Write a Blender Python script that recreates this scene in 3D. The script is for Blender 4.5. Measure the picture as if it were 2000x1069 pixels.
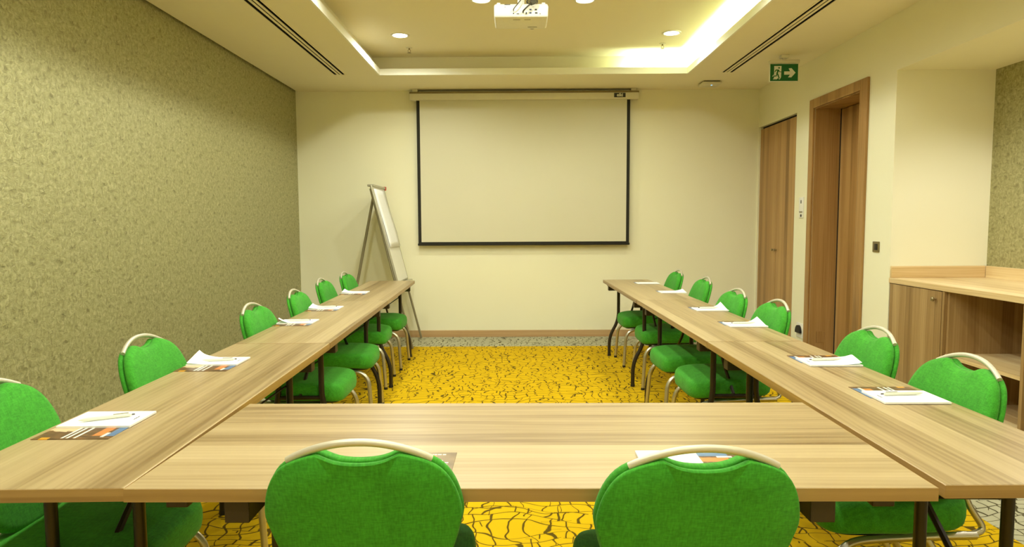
import bpy, bmesh, math, random
from mathutils import Vector, Matrix
random.seed(7)
sc = bpy.context.scene
COL = sc.collection
for o in list(bpy.data.objects): bpy.data.objects.remove(o)

# ------------------------------------------------------------------ camera
F_PX = 1286.5
cam_d = bpy.data.cameras.new('camera'); cam = bpy.data.objects.new('camera', cam_d); COL.objects.link(cam)
cam_d.sensor_fit = 'HORIZONTAL'; cam_d.sensor_width = 36.0; cam_d.lens = 36.0 * F_PX / 2000.0
cam_d.clip_start = 0.02; cam_d.clip_end = 60
PIT, YAW, ROL, CAM_H = .0757, -.0053, -.0048, 1.328
def _w(x, y, z):
    c, s = math.cos(YAW), math.sin(YAW)
    return Vector((c*x + s*y, -s*x + c*y, z))
_R0, _U0, _F = _w(1, 0, 0), _w(0, math.sin(PIT), math.cos(PIT)), _w(0, math.cos(PIT), -math.sin(PIT))
_R = math.cos(ROL)*_R0 + math.sin(ROL)*_U0
_U = -math.sin(ROL)*_R0 + math.cos(ROL)*_U0
M = Matrix((( _R.x, _U.x, -_F.x, 0), (_R.y, _U.y, -_F.y, 0), (_R.z, _U.z, -_F.z, CAM_H), (0, 0, 0, 1)))
cam.matrix_world = M
sc.camera = cam

# ------------------------------------------------------------------ world, exposure
wd = bpy.data.worlds.new('world'); sc.world = wd; wd.use_nodes = True
wd.node_tree.nodes['Background'].inputs[0].default_value = (1, .9, .6, 1)
wd.node_tree.nodes['Background'].inputs[1].default_value = 0.0
sc.view_settings.view_transform = 'Standard'; sc.view_settings.look = 'None'
sc.view_settings.gamma = 1.0; sc.view_settings.use_curve_mapping = False
sc.view_settings.exposure = 0.0
LAMP_W = 66.0                      # watts of each ceiling downlight
LAMP_C = (.97, 1.0, .86)
LED_E = 130.0
LED_C = (.80, 1.0, .68)

# ------------------------------------------------------------------ room numbers (metres)
XL, XR, YW, YN, ZC, ZU = -2.515, 2.80, 7.68, -1.6, 2.848, 3.06
TXL, TXR, TYF, TYN = -1.38, 1.765, 6.86, -.8      # tray opening
NX, NY0, NY1, NZ = 3.52, 1.0, 4.93, 2.436         # niche
TT = .745                                          # table top height

# ------------------------------------------------------------------ materials
def srgb(r, g, b):
    f = lambda c: (c/255/12.92) if c/255 <= .04045 else ((c/255+.055)/1.055)**2.4
    return (f(r), f(g), f(b), 1)
class NT:
    def __init__(s, name):
        s.m = bpy.data.materials.new(name); s.m.use_nodes = True
        s.t = s.m.node_tree; s.n = s.t.nodes; s.l = s.t.links
        s.p = s.n['Principled BSDF']
    def node(s, typ, **kw):
        n = s.n.new(typ)
        for k, v in kw.items():
            if k.startswith('i_'):
                key = k[2:]; key = int(key) if key.isdigit() else key
                n.inputs[key].default_value = v
            else: setattr(n, k, v)
        return n
    def link(s, a, b): s.l.new(a, b)
    def val(s, x):
        return x
    def math(s, op, a, b=None, c=None, clamp=False):
        n = s.n.new('ShaderNodeMath'); n.operation = op; n.use_clamp = clamp
        for i, x in enumerate((a, b, c)):
            if x is None: continue
            if isinstance(x, (int, float)): n.inputs[i].default_value = x
            else: s.l.new(x, n.inputs[i])
        return n.outputs[0]
    def mix(s, fac, a, b, blend='MIX'):
        n = s.n.new('ShaderNodeMix'); n.data_type = 'RGBA'; n.blend_type = blend
        for i, x in ((0, fac), (6, a), (7, b)):
            if isinstance(x, (int, float)): n.inputs[i].default_value = x
            elif isinstance(x, tuple): n.inputs[i].default_value = x
            else: s.l.new(x, n.inputs[i])
        return n.outputs[2]
    def coord(s, scale=(1, 1, 1), loc=None, rot=(0, 0, 0), rand=0.0):
        tc = s.n.new('ShaderNodeTexCoord'); mp = s.n.new('ShaderNodeMapping')
        mp.inputs['Scale'].default_value = scale; mp.inputs['Rotation'].default_value = rot
        src = tc.outputs['Object']
        if rand:
            oi = s.n.new('ShaderNodeObjectInfo'); vm = s.n.new('ShaderNodeVectorMath'); vm.operation = 'ADD'
            k = s.math('MULTIPLY', oi.outputs['Random'], rand); cb = s.n.new('ShaderNodeCombineXYZ')
            for i in range(3): s.l.new(k, cb.inputs[i])
            s.l.new(src, vm.inputs[0]); s.l.new(cb.outputs[0], vm.inputs[1]); src = vm.outputs[0]
        s.l.new(src, mp.inputs[0]); return mp.outputs[0]
    def noise(s, vec, scale=5, detail=2, rough=.5, dist=0):
        n = s.n.new('ShaderNodeTexNoise'); n.inputs['Scale'].default_value = scale
        n.inputs['Detail'].default_value = detail; n.inputs['Roughness'].default_value = rough
        n.inputs['Distortion'].default_value = dist
        s.l.new(vec, n.inputs['Vector']); return n.outputs['Fac']
    def ramp(s, fac, stops, interp='LINEAR'):
        r = s.n.new('ShaderNodeValToRGB'); cr = r.color_ramp; cr.interpolation = interp
        while len(cr.elements) < len(stops): cr.elements.new(.5)
        for e, (p, c) in zip(cr.elements, stops):
            e.position = p; e.color = c if len(c) == 4 else (*c, 1)
        s.l.new(fac, r.inputs[0]); return r.outputs[0]
    def bump(s, h, strength=.2, dist=.01):
        b = s.n.new('ShaderNodeBump'); b.inputs['Strength'].default_value = strength; b.inputs['Distance'].default_value = dist
        s.l.new(h, b.inputs['Height']); s.l.new(b.outputs[0], s.p.inputs['Normal'])
    def set(s, **kw):
        for k, v in kw.items():
            k = k.replace('_', ' ')
            inp = s.p.inputs[k]
            if hasattr(v, 'is_linked') or isinstance(v, bpy.types.NodeSocket): s.l.new(v, inp)
            else: inp.default_value = v
        return s
def plain(name, col, rough=.6, metal=0.0, **kw):
    t = NT(name)
    c = t.coord(rand=3.0); n = t.noise(c, 30, 2)
    dark = tuple(x*.93 for x in col[:3]) + (1,)
    t.l.new(t.mix(n, dark, col), t.p.inputs['Base Color'])
    t.set(Roughness=rough, Metallic=metal, **kw); return t.m
def emit(name, col, st):
    t = NT(name); t.set(Emission_Color=col, Emission_Strength=st, Base_Color=col); return t.m

def wood(name, light, mid, dark, axis='Y', rough=.35, plank=.095):
    """laminate of narrow glued staves: tone bands across the grain, long streaks, cathedral arcs, fine pores"""
    t = NT(name)
    tc = t.n.new('ShaderNodeTexCoord'); oi = t.n.new('ShaderNodeObjectInfo')
    sp = t.n.new('ShaderNodeSeparateXYZ'); t.link(tc.outputs['Object'], sp.inputs[0])
    X, Y, Z = sp.outputs
    L = {'X': X, 'Y': Y, 'Z': Z, 'E': Y}[axis]
    if axis == 'E': L = t.math('ADD', X, Y); a, b = t.math('MULTIPLY', Z, 0.0), Z
    elif axis == 'Z': a, b = X, Y
    elif axis == 'Y': a, b = X, Z
    else: a, b = Y, Z
    rnd = t.math('MULTIPLY', oi.outputs['Random'], 17.3)
    across = t.math('ADD', t.math('ADD', a, t.math('MULTIPLY', b, .93)), rnd)
    cb = t.n.new('ShaderNodeCombineXYZ'); t.link(across, cb.inputs[0]); t.link(t.math('ADD', L, rnd), cb.inputs[1])
    v = cb.outputs[0]
    def mp(sx, sy):
        m = t.n.new('ShaderNodeMapping'); m.inputs['Scale'].default_value = (sx, sy, 1); t.link(v, m.inputs[0]); return m.outputs[0]
    # stave index
    idx = t.math('FLOOR', t.math('DIVIDE', across, plank))
    wn = t.n.new('ShaderNodeTexWhiteNoise'); wn.noise_dimensions = '1D'; t.link(idx, wn.inputs['W'])
    n1 = t.noise(mp(14, .55), 1, 3, .55, .6)
    n2 = t.noise(mp(38, 1.2), 1, 4, .6, .5)
    n3 = t.noise(mp(340, 6), 1, 2, .6)
    wv = t.n.new('ShaderNodeTexWave'); wv.wave_type = 'BANDS'; wv.bands_direction = 'X'
    wv.inputs['Scale'].default_value = 3.2; wv.inputs['Distortion'].default_value = 11; wv.inputs['Detail'].default_value = 2
    wv.inputs['Detail Scale'].default_value = .9
    t.link(mp(4.5, .35), wv.inputs['Vector'])
    s = t.math('ADD', t.math('MULTIPLY', wn.outputs[0], .33), t.math('MULTIPLY', n1, .52))
    s = t.math('ADD', s, t.math('MULTIPLY', n2, .30))
    s = t.math('ADD', s, t.math('MULTIPLY', wv.outputs['Fac'], .07))
    s = t.math('ADD', s, t.math('MULTIPLY', n3, .09))
    col = t.ramp(s, [(.40, dark), (.60, mid), (.86, light)])
    t.link(col, t.p.inputs['Base Color'])
    t.set(Roughness=rough)
    t.bump(n3, .06, .002)
    return t.m

def fabric(name, a, b):
    t = NT(name)
    c = t.coord((1, 1, 1), rand=5)
    n1 = t.noise(t.coord((260, 40, 60), rand=5), 1, 2, .6)
    n2 = t.noise(t.coord((60, 260, 260), rand=5), 1, 2, .6)
    n3 = t.noise(c, 14, 3)
    f = t.math('ADD', t.math('MULTIPLY', n1, .4), t.math('MULTIPLY', n2, .4))
    f = t.math('ADD', f, t.math('MULTIPLY', n3, .2))
    t.link(t.ramp(f, [(.36, a), (.62, b)]), t.p.inputs['Base Color'])
    t.set(Roughness=.85, Sheen_Weight=.05, Sheen_Roughness=.5)
    t.bump(f, .25, .002); return t.m

def carpet(name, base, base2, line):
    t = NT(name)
    tc = t.n.new('ShaderNodeTexCoord')
    def warped(sc_, amt, ns, off):
        n = t.n.new('ShaderNodeTexNoise'); n.inputs['Scale'].default_value = ns; n.inputs['Detail'].default_value = 1.5
        ad = t.n.new('ShaderNodeVectorMath'); ad.operation = 'ADD'; ad.inputs[1].default_value = off
        t.link(tc.outputs['Object'], ad.inputs[0]); t.link(ad.outputs[0], n.inputs['Vector'])
        sb = t.n.new('ShaderNodeVectorMath'); sb.operation = 'SUBTRACT'; sb.inputs[1].default_value = (.5, .5, .5)
        t.link(n.outputs['Color'], sb.inputs[0])
        ml = t.n.new('ShaderNodeVectorMath'); ml.operation = 'SCALE'; ml.inputs['Scale'].default_value = amt; t.link(sb.outputs[0], ml.inputs[0])
        a2 = t.n.new('ShaderNodeVectorMath'); a2.operation = 'ADD'; t.link(ml.outputs[0], a2.inputs[0]); t.link(ad.outputs[0], a2.inputs[1])
        mp = t.n.new('ShaderNodeMapping'); mp.inputs['Scale'].default_value = sc_; t.link(a2.outputs[0], mp.inputs[0]); return mp.outputs[0]
    def sep(vec):
        q = t.n.new('ShaderNodeSeparateXYZ'); t.link(vec, q.inputs[0]); return q.outputs[0], q.outputs[1]
    def wnoise(a, b):
        n = t.n.new('ShaderNodeTexWhiteNoise'); n.noise_dimensions = '2D'; cb = t.n.new('ShaderNodeCombineXYZ')
        t.link(a, cb.inputs[0])
        if isinstance(b, (int, float)): cb.inputs[1].default_value = b
        else: t.link(b, cb.inputs[1])
        t.link(cb.outputs[0], n.inputs['Vector']); return n.outputs['Value']
    def stripe(h, w, soft=.6):
        fr = t.math('FRACT', h); d_ = t.math('MINIMUM', fr, t.math('SUBTRACT', 1, fr))
        mr = t.n.new('ShaderNodeMapRange'); mr.inputs[1].default_value = w; mr.inputs[2].default_value = w*(1+soft); mr.inputs[3].default_value = 1; mr.inputs[4].default_value = 0
        t.link(d_, mr.inputs[0]); return mr.outputs[0]
    def layer(vec_main, vec_cross, fy, fx, wl, wc, seed, keep):
        """long wandering lines, with short cross strokes staggered from band to band"""
        x1, y1 = sep(vec_main); h = t.math('MULTIPLY', y1, fy); band = t.math('FLOOR', h)
        x2, y2 = sep(vec_cross)
        off = wnoise(band, seed); g = t.math('ADD', t.math('MULTIPLY', x2, fx), t.math('MULTIPLY', off, 7.0)); cell = t.math('FLOOR', g)
        on_c = t.math('GREATER_THAN', wnoise(cell, t.math('ADD', band, seed+.5)), .22)
        on_l = t.math('GREATER_THAN', wnoise(t.math('FLOOR', t.math('MULTIPLY', g, .45)), t.math('ADD', t.math('ROUND', h), seed+9.3)), keep)
        return t.math('MAXIMUM', t.math("MULTIPLY", stripe(h, wl), on_l), t.math("MULTIPLY", stripe(g, wc), on_c))
    A = layer(warped((1, 1, 1), .34, 2.6, (3, 1, 0)), warped((1, 1, 1), .26, 4.5, (8, 2, 0)), 16, 12, .036, .046, 3.1, .20)
    B = layer(warped((1, 1, 1), .40, 2.2, (13, 5, 0)), warped((1, 1, 1), .30, 4.0, (1, 9, 0)), 9, 7, .020, .026, 21.7, .35)
    k = t.noise(t.coord((1.6, 2.4, 1)), 2.2, 1)
    ln = t.math('MAXIMUM', A, t.math('MULTIPLY', B, t.math('GREATER_THAN', k, .52)))
    pile = t.noise(t.coord((1, 1, 1)), 420, 2)
    big = t.noise(t.coord(), 6, 3)
    c = t.mix(t.math('MULTIPLY', t.math('ADD', pile, big), .5), base, base2)
    t.link(t.mix(ln, c, line), t.p.inputs['Base Color'])
    t.set(Roughness=.95, Specular_IOR_Level=.15)
    t.bump(t.math('SUBTRACT', pile, t.math('MULTIPLY', ln, .6)), .35, .004); return t.m

def wallpaper(name):
    t = NT(name)
    # y,z run along the wall; repeat motif every 0.115 x 0.14 m over a streaky woven ground
    tc = t.n.new('ShaderNodeTexCoord'); sp = t.n.new('ShaderNodeSeparateXYZ'); t.link(tc.outputs['Object'], sp.inputs[0])
    Y, Z = sp.outputs[1], sp.outputs[2]
    cb = t.n.new('ShaderNodeCombineXYZ'); t.link(Y, cb.inputs[0]); t.link(Z, cb.inputs[1])
    v = cb.outputs[0]
    def mp(sx, sy, vec=v):
        m = t.n.new('ShaderNodeMapping'); m.inputs['Scale'].default_value = (sx, sy, 1); t.link(vec, m.inputs[0]); return m.outputs[0]
    fr_y = t.math('FRACT', t.math('DIVIDE', Y, .53))
    # brushed, crinkled weave: warped short strokes over fine thread, with a faint fleck in a half-drop repeat
    def warp(vec, sc_, amt):
        n = t.n.new('ShaderNodeTexNoise'); n.inputs['Scale'].default_value = sc_; n.inputs['Detail'].default_value = 2; t.link(vec, n.inputs['Vector'])
        sb = t.n.new('ShaderNodeVectorMath'); sb.operation = 'SUBTRACT'; sb.inputs[1].default_value = (.5, .5, .5); t.link(n.outputs['Color'], sb.inputs[0])
        ml = t.n.new('ShaderNodeVectorMath'); ml.operation = 'SCALE'; ml.inputs['Scale'].default_value = amt; t.link(sb.outputs[0], ml.inputs[0])
        a2 = t.n.new('ShaderNodeVectorMath'); a2.operation = 'ADD'; t.link(ml.outputs[0], a2.inputs[0]); t.link(vec, a2.inputs[1]); return a2.outputs[0]
    wv_ = warp(v, 22, .05)
    na = t.noise(mp(70, 34, wv_), 1, 3, .6, .6)
    nb = t.noise(mp(30, 60, wv_), 1, 3, .6, .4)
    nc = t.noise(mp(40, 420), 1, 2, .6)
    nl = t.noise(mp(5, 5), 1, 2)
    PY, PZ = .105, .15
    colp = t.math('DIVIDE', Y, PY); col_i = t.math('FLOOR', colp)
    half = t.math('MULTIPLY', t.math('MODULO', t.math('ABSOLUTE', col_i), 2), .5)
    rowp = t.math('ADD', t.math('DIVIDE', Z, PZ), half)
    dy = t.math('MULTIPLY', t.math('SUBTRACT', t.math('FRACT', colp), .5), PY)
    dz = t.math('MULTIPLY', t.math('SUBTRACT', t.math('FRACT', rowp), .5), PZ)
    dy = t.math('ADD', dy, t.math('MULTIPLY', t.math('SUBTRACT', nb, .5), .06))
    dz = t.math('ADD', dz, t.math('MULTIPLY', t.math('SUBTRACT', na, .5), .06))
    r2 = t.math('ADD', t.math('POWER', t.math('DIVIDE', dy, .026), 2), t.math('POWER', t.math('DIVIDE', dz, .013), 2))
    fleck = t.math('SUBTRACT', 1, r2, clamp=True)
    f = t.math('ADD', t.math('MULTIPLY', na, .44), t.math('MULTIPLY', nb, .34))
    f = t.math('ADD', f, t.math('MULTIPLY', nc, .22))
    f = t.math('SUBTRACT', f, t.math('MULTIPLY', fleck, .10))
    seam = t.math('LESS_THAN', fr_y, .005)
    col = t.ramp(f, [(.32, srgb(122, 118, 78)), (.48, srgb(163, 159, 114)), (.64, srgb(196, 192, 146))])
    col = t.mix(t.math('MULTIPLY', seam, .2), col, srgb(90, 84, 50))
    t.link(col, t.p.inputs['Base Color'])
    t.set(Roughness=.38, Metallic=.35, Specular_IOR_Level=.5)
    t.bump(f, .8, .008); return t.m

def paint(name, a, b, rough=.75):
    t = NT(name); n = t.noise(t.coord(), 3, 4)
    t.link(t.mix(n, a, b), t.p.inputs['Base Color']); t.set(Roughness=rough)
    t.bump(t.noise(t.coord(), 160, 2), .03, .002); return t.m

MAT = {}
MAT['wall'] = paint('cream_wall_paint', srgb(238, 233, 202), srgb(240, 236, 207))
MAT['ceil'] = paint('ceiling_paint', srgb(243, 234, 205), srgb(245, 237, 210))
MAT['lip'] = paint('white_cove_paint', srgb(247, 245, 232), srgb(249, 247, 236))
MAT['paper'] = wallpaper('olive_textured_wallpaper')
MAT['carpet_grey'] = carpet('grey_carpet', srgb(172, 168, 140), srgb(186, 182, 152), srgb(78, 72, 45))
MAT['carpet_yellow'] = carpet('yellow_carpet', srgb(200, 161, 6), srgb(216, 178, 12), srgb(88, 70, 10))
MAT['table'] = wood('light_elm_laminate_y', srgb(185, 164, 125), srgb(164, 141, 102), srgb(124, 100, 64), 'Y')
MAT['edge'] = wood('elm_edge_band', srgb(168, 136, 86), srgb(150, 118, 70), srgb(120, 90, 48), 'E', plank=.012)
MAT['door'] = wood('walnut_laminate_z', srgb(184, 146, 92), srgb(163, 123, 70), srgb(122, 88, 44), 'Z', .4, .07)
MAT['cab'] = wood('elm_laminate_z', srgb(182, 152, 104), srgb(156, 124, 78), srgb(126, 96, 56), 'Z', .4, .075)
MAT['cab_y'] = wood('elm_laminate_counter', srgb(236, 216, 170), srgb(220, 192, 142), srgb(186, 152, 98), 'Y', .35)
MAT['cab_x'] = wood('elm_laminate_x', srgb(226, 200, 150), srgb(206, 174, 120), srgb(168, 132, 80), 'X', .4)
MAT['base'] = wood('baseboard_wood', srgb(192, 158, 112), srgb(176, 138, 92), srgb(150, 112, 70), 'X', .5, .3)
MAT['green'] = fabric('green_chair_fabric', (.021, .21, .003, 1), (.048, .355, .014, 1))
MAT['steel'] = plain('brushed_chair_tube', srgb(196, 190, 170), .32, .85)
MAT['handle'] = plain('pale_handle_metal', srgb(206, 199, 178), .38, .3)
MAT['black'] = plain('black_plastic', srgb(26, 24, 22), .5)
MAT['bronze'] = plain('dark_table_metal', srgb(58, 52, 42), .4, .6)
MAT['batten'] = plain('dark_batten_wood', srgb(52, 39, 22), .55)
MAT['gap'] = plain('gap_shade_black', srgb(20, 17, 8), .9)  # near-black colour standing in for shade in gaps and recesses
MAT['white'] = plain('white_plastic', srgb(240, 238, 228), .4)
MAT['white2'] = plain('warm_white_plastic', srgb(226, 220, 196), .45)
MAT['sheet'] = plain('white_paper', srgb(250, 250, 250), .7)
MAT['grey'] = plain('grey_ink', srgb(96, 92, 88), .7)
MAT['alu'] = plain('easel_aluminium', srgb(182, 178, 160), .35, .6)
MAT['alu_dark'] = plain('easel_dark_aluminium', srgb(150, 142, 116), .4, .5)
MAT['screen'] = paint('matte_screen_fabric', srgb(211, 206, 180), srgb(214, 209, 184), .9)
MAT['blackcloth'] = plain('screen_black_border', srgb(30, 27, 14), .8)
MAT['signgreen'] = plain('exit_green', srgb(0, 104, 44), .5)
MAT['signwhite'] = plain('exit_white', srgb(240, 240, 226), .5)
MAT['red'] = plain('red_plastic', srgb(196, 60, 28), .5)
MAT['bluelight'] = emit('blue_status_light', (.1, .45, 1, 1), 4)
MAT['brass'] = plain('brushed_nickel_knob', srgb(170, 156, 120), .3, .8)
MAT['switch'] = plain('bronze_switch_plate', srgb(134, 119, 78), .45, .4)
MAT['penwhite'] = plain('pen_cream', srgb(226, 226, 208), .4)
MAT['lamp'] = emit('lamp_lens', (1, .97, .80, 1), 22)
MAT['led'] = emit('led_strip', (*LED_C, 1), LED_E)
MAT['wires'] = plain('grey_cable', srgb(70, 66, 52), .6)
MAT['port'] = plain('blue_port', srgb(40, 48, 92), .6)

def brochure_mat():
    t = NT('brochure_print')
    tc = t.n.new('ShaderNodeTexCoord'); sp = t.n.new('ShaderNodeSeparateXYZ'); t.link(tc.outputs['Object'], sp.inputs[0])
    X, Y = sp.outputs[0], sp.outputs[1]
    def band(v, a, b): return t.math('MULTIPLY', t.math('GREATER_THAN', v, a), t.math('LESS_THAN', v, b))
    n = t.noise(t.coord((24, 60, 1)), 1, 3)
    col = t.ramp(n, [(.35, srgb(74, 46, 26)), (.55, srgb(104, 72, 44)), (.75, srgb(150, 104, 60))])
    def over(col, m, c): return t.mix(m, col, c)
    edge = t.math('ADD', -.028, t.math('MULTIPLY', n, .05))
    tan = t.math('MULTIPLY', band(X, -.105, -.028), t.math('GREATER_THAN', Y, edge))
    col = over(col, tan, srgb(214, 186, 148))
    col = over(col, t.math('MULTIPLY', band(X, -.085, -.06), t.math('LESS_THAN', Y, -.058)), srgb(214, 148, 30))
    for a in (-.030, -.016, .004):
        col = over(col, t.math('MULTIPLY', band(X, a, a+.007), t.math('GREATER_THAN', Y, -.066)), srgb(240, 238, 226))
    col = over(col, t.math('MULTIPLY', band(X, .044, .072), t.math('GREATER_THAN', Y, -.046)), srgb(206, 124, 62))
    col = over(col, t.math('MULTIPLY', band(X, .072, .082), band(Y, -.058, -.02)), srgb(236, 230, 216))
    col = over(col, t.math('MULTIPLY', band(X, .082, .105), t.math('GREATER_THAN', Y, -.05)), srgb(86, 118, 160))
    t.link(col, t.p.inputs['Base Color']); t.set(Roughness=.3); return t.m
MAT['bro'] = brochure_mat()
def brochure_mat2():
    t = NT('brochure_cover_print')
    tc = t.n.new('ShaderNodeTexCoord'); sp = t.n.new('ShaderNodeSeparateXYZ'); t.link(tc.outputs['Object'], sp.inputs[0])
    X, Y = sp.outputs[0], sp.outputs[1]
    def band(v, a, b): return t.math('MULTIPLY', t.math('GREATER_THAN', v, a), t.math('LESS_THAN', v, b))
    n = t.noise(t.coord((14, 14, 1)), 1, 3)
    col = t.ramp(n, [(.35, srgb(112, 92, 66)), (.65, srgb(146, 122, 90))])
    broken = t.math('GREATER_THAN', t.noise(t.coord((170, 3, 1)), 1, 1), .42)
    for y0, y1, x0, x1 in ((.086, .092, .0, .048), (.044, .050, .02, .045), (.030, .036, .03, .06), (.018, .024, .03, .058)):
        col = t.mix(t.math('MULTIPLY', t.math('MULTIPLY', band(Y, y0, y1), band(X, x0, x1)), broken), col, srgb(244, 240, 226))
    col = t.mix(t.math('MULTIPLY', band(Y, .066, .084), band(X, .016, .026)), col, srgb(216, 130, 62))
    t.link(col, t.p.inputs['Base Color']); t.set(Roughness=.3); return t.m
MAT['bro2'] = brochure_mat2()

# ------------------------------------------------------------------ mesh helpers
class MB:
    def __init__(s): s.v, s.f = [], []
    def add(s, vs, fs):
        o = len(s.v); s.v += [tuple(p) for p in vs]; s.f += [tuple(i+o for i in f) for f in fs]; return s
    def box(s, x0, x1, y0, y1, z0, z1, bev=0.0, seg=2):
        bm = bmesh.new(); bmesh.ops.create_cube(bm, size=1)
        for v in bm.verts:
            v.co = Vector((x0 if v.co.x < 0 else x1, y0 if v.co.y < 0 else y1, z0 if v.co.z < 0 else z1))
        if bev: bmesh.ops.bevel(bm, geom=list(bm.edges), offset=bev, segments=seg, profile=.5, affect='EDGES')
        return s.from_bm(bm)
    def from_bm(s, bm, mat=None):
        bm.verts.ensure_lookup_table()
        s.add([(mat @ v.co) if mat else v.co.copy() for v in bm.verts], [[v.index for v in f.verts] for f in bm.faces]); bm.free(); return s
    def tube(s, pts, r, n=10, caps=True, prof=None):
        """sweep a round (or given) profile along a polyline; r may be a list"""
        P = [Vector(p) for p in pts]; R = r if isinstance(r, (list, tuple)) else [r]*len(P)
        T = []
        for i in range(len(P)):
            a = P[max(i-1, 0)]; b = P[min(i+1, len(P)-1)]; T.append((b-a).normalized())
        u = T[0].orthogonal().normalized()
        if abs(T[0].z) > .9: u = (Vector((1, 0, 0)) - T[0]*T[0].x).normalized()
        vs, fs = [], []
        for i, p in enumerate(P):
            u = (u - T[i]*u.dot(T[i])).normalized(); w = T[i].cross(u)
            for k in range(n):
                a = 2*math.pi*k/n; m = prof(a) if prof else 1
                vs.append(p + (u*math.cos(a) + w*math.sin(a))*R[i]*m)
        for i in range(len(P)-1):
            for k in range(n):
                fs.append((i*n+k, i*n+(k+1) % n, (i+1)*n+(k+1) % n, (i+1)*n+k))
        if caps: fs.append(tuple(range(n-1, -1, -1))); fs.append(tuple(range((len(P)-1)*n, len(P)*n)))
        return s.add(vs, fs)
    def lathe(s, prof, n=20, c=(0, 0, 0), cap=True, axis='Z'):
        vs, fs = [], []
        for (r, z) in prof:
            for k in range(n):
                a = 2*math.pi*k/n; q = (r*math.cos(a), r*math.sin(a), z)
                if axis == 'X': q = (z, q[0], q[1])
                if axis == 'Y': q = (q[0], z, q[1])
                vs.append((c[0]+q[0], c[1]+q[1], c[2]+q[2]))
        for i in range(len(prof)-1):
            for k in range(n): fs.append((i*n+k, i*n+(k+1) % n, (i+1)*n+(k+1) % n, (i+1)*n+k))
        if cap: fs.append(tuple(range(n-1, -1, -1))); fs.append(tuple(range((len(prof)-1)*n, len(prof)*n)))
        return s.add(vs, fs)
    def prism(s, poly, d0, d1, plane='XZ'):
        def q(a, b, d): return {'XZ': (a, d, b), 'XY': (a, b, d), 'YZ': (d, a, b)}[plane]
        n = len(poly)
        vs = [q(a, b, d0) for a, b in poly] + [q(a, b, d1) for a, b in poly]
        fs = [tuple(range(n)), tuple(range(2*n-1, n-1, -1))] + [(i, i+n, (i+1) % n + n, (i+1) % n) for i in range(n)]
        return s.add(vs, fs)
    def pad(s, outline, prof, fn):
        """cushion: outline scaled about its centre by each (scale, height) of the profile, fn maps (a,b,h)->xyz"""
        n = len(outline); ca = sum(a for a, b in outline)/n; cb_ = sum(b for a, b in outline)/n
        vs, fs = [], []
        for sc_, h in prof:
            for a, b in outline: vs.append(fn(ca+(a-ca)*sc_, cb_+(b-cb_)*sc_, h))
        for i in range(len(prof)-1):
            for k in range(n): fs.append((i*n+k, i*n+(k+1) % n, (i+1)*n+(k+1) % n, (i+1)*n+k))
        fs.append(tuple(range(n-1, -1, -1))); fs.append(tuple(range((len(prof)-1)*n, len(prof)*n)))
        return s.add(vs, fs)
    def mesh(s, name, mat, smooth=None):
        me = bpy.data.meshes.new(name); me.from_pydata(s.v, [], s.f)
        bm = bmesh.new(); bm.from_mesh(me); bmesh.ops.recalc_face_normals(bm, faces=bm.faces); bm.to_mesh(me); bm.free()
        me.materials.append(mat)
        if smooth is not None:
            for p in me.polygons: p.use_smooth = True
            me.set_sharp_from_angle(angle=math.radians(smooth))
        return me
    def obj(s, name, mat, parent=None, smooth=None, loc=None):
        o = bpy.data.objects.new(name, s.mesh(name, mat, smooth)); COL.objects.link(o)
        if parent: o.parent = parent
        if loc: o.location = loc
        return o
def tag(o, label=None, cat=None, group=None, kind=None):
    if label: o['label'] = label
    if cat: o['category'] = cat
    if group: o['group'] = group
    if kind: o['kind'] = kind
    return o
def empty(name, loc=(0, 0, 0), rz=0.0):
    o = bpy.data.objects.new(name, None); COL.objects.link(o); o.location = loc; o.rotation_euler = (0, 0, rz)
    o.empty_display_size = .1; return o
def copy_tree(o, parent=None):
    c = o.copy(); COL.objects.link(c); c.parent = parent
    for ch in [x for x in list(bpy.data.objects) if x.parent == o]: copy_tree(ch, c)
    return c
def fillet(pts, r, n=6):
    P = [Vector(p) for p in pts]; out = [P[0]]
    for i in range(1, len(P)-1):
        a, b, c = P[i-1], P[i], P[i+1]
        d = min(r, (a-b).length*.49, (c-b).length*.49)
        p, q = b+(a-b).normalized()*d, b+(c-b).normalized()*d
        for k in range(n+1):
            t = k/n; out.append(p*(1-t)**2 + b*2*t*(1-t) + q*t*t)
    out.append(P[-1]); return out
def struct(o, label=None):
    o['kind'] = 'structure'
    if label: o['label'] = label
    return o

# ------------------------------------------------------------------ room shell
f = MB().box(XL-.2, NX+.3, YN-.2, YW+.2, -.06, 0).obj('floor', MAT['carpet_grey']); struct(f, 'grey carpet with dark broken line pattern')
yc = MB().box(-1.80, 2.08, -1.1, 7.05, 0.0, .003).obj('yellow_carpet', MAT['carpet_yellow'], f)
yc['label'] = 'yellow carpet field with dark line pattern'
struct(MB().box(XL-.15, XL, YN, YW, 0, ZU).obj('wall_left', MAT['paper']), 'olive textured wallpaper wall')
struct(MB().box(XL-.15, NX+.3, YW, YW+.15, 0, ZU).obj('wall_far', MAT['wall']), 'cream wall behind the projection screen')
struct(MB().box(XL-.15, NX+.3, YN-.15, YN, 0, ZU).obj('wall_near', MAT['wall']), 'cream wall behind the viewer')
w = MB()
DX = 3.04                                   # door leaf plane
w.box(XR, XR+.9, 7.662, YW, 0, ZU); w.box(XR, XR+.9, 6.652, 7.662, 2.412, ZU)
w.box(XR, XR+.9, 6.245, 6.652, 0, ZU); w.box(XR, XR+.9, 5.415, 6.245, 2.39, ZU)
w.box(XR, XR+.9, NY1, 5.415, 0, ZU); w.box(XR, XR+.9, NY0, NY1, NZ, ZU); w.box(XR, XR+.9, YN, NY0, 0, ZU)
w.box(XR+.3, XR+.9, 5.415, 6.245, 0, 2.39); w.box(XR+.1, XR+.9, 6.652, 7.662, 0, 2.412)
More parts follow.
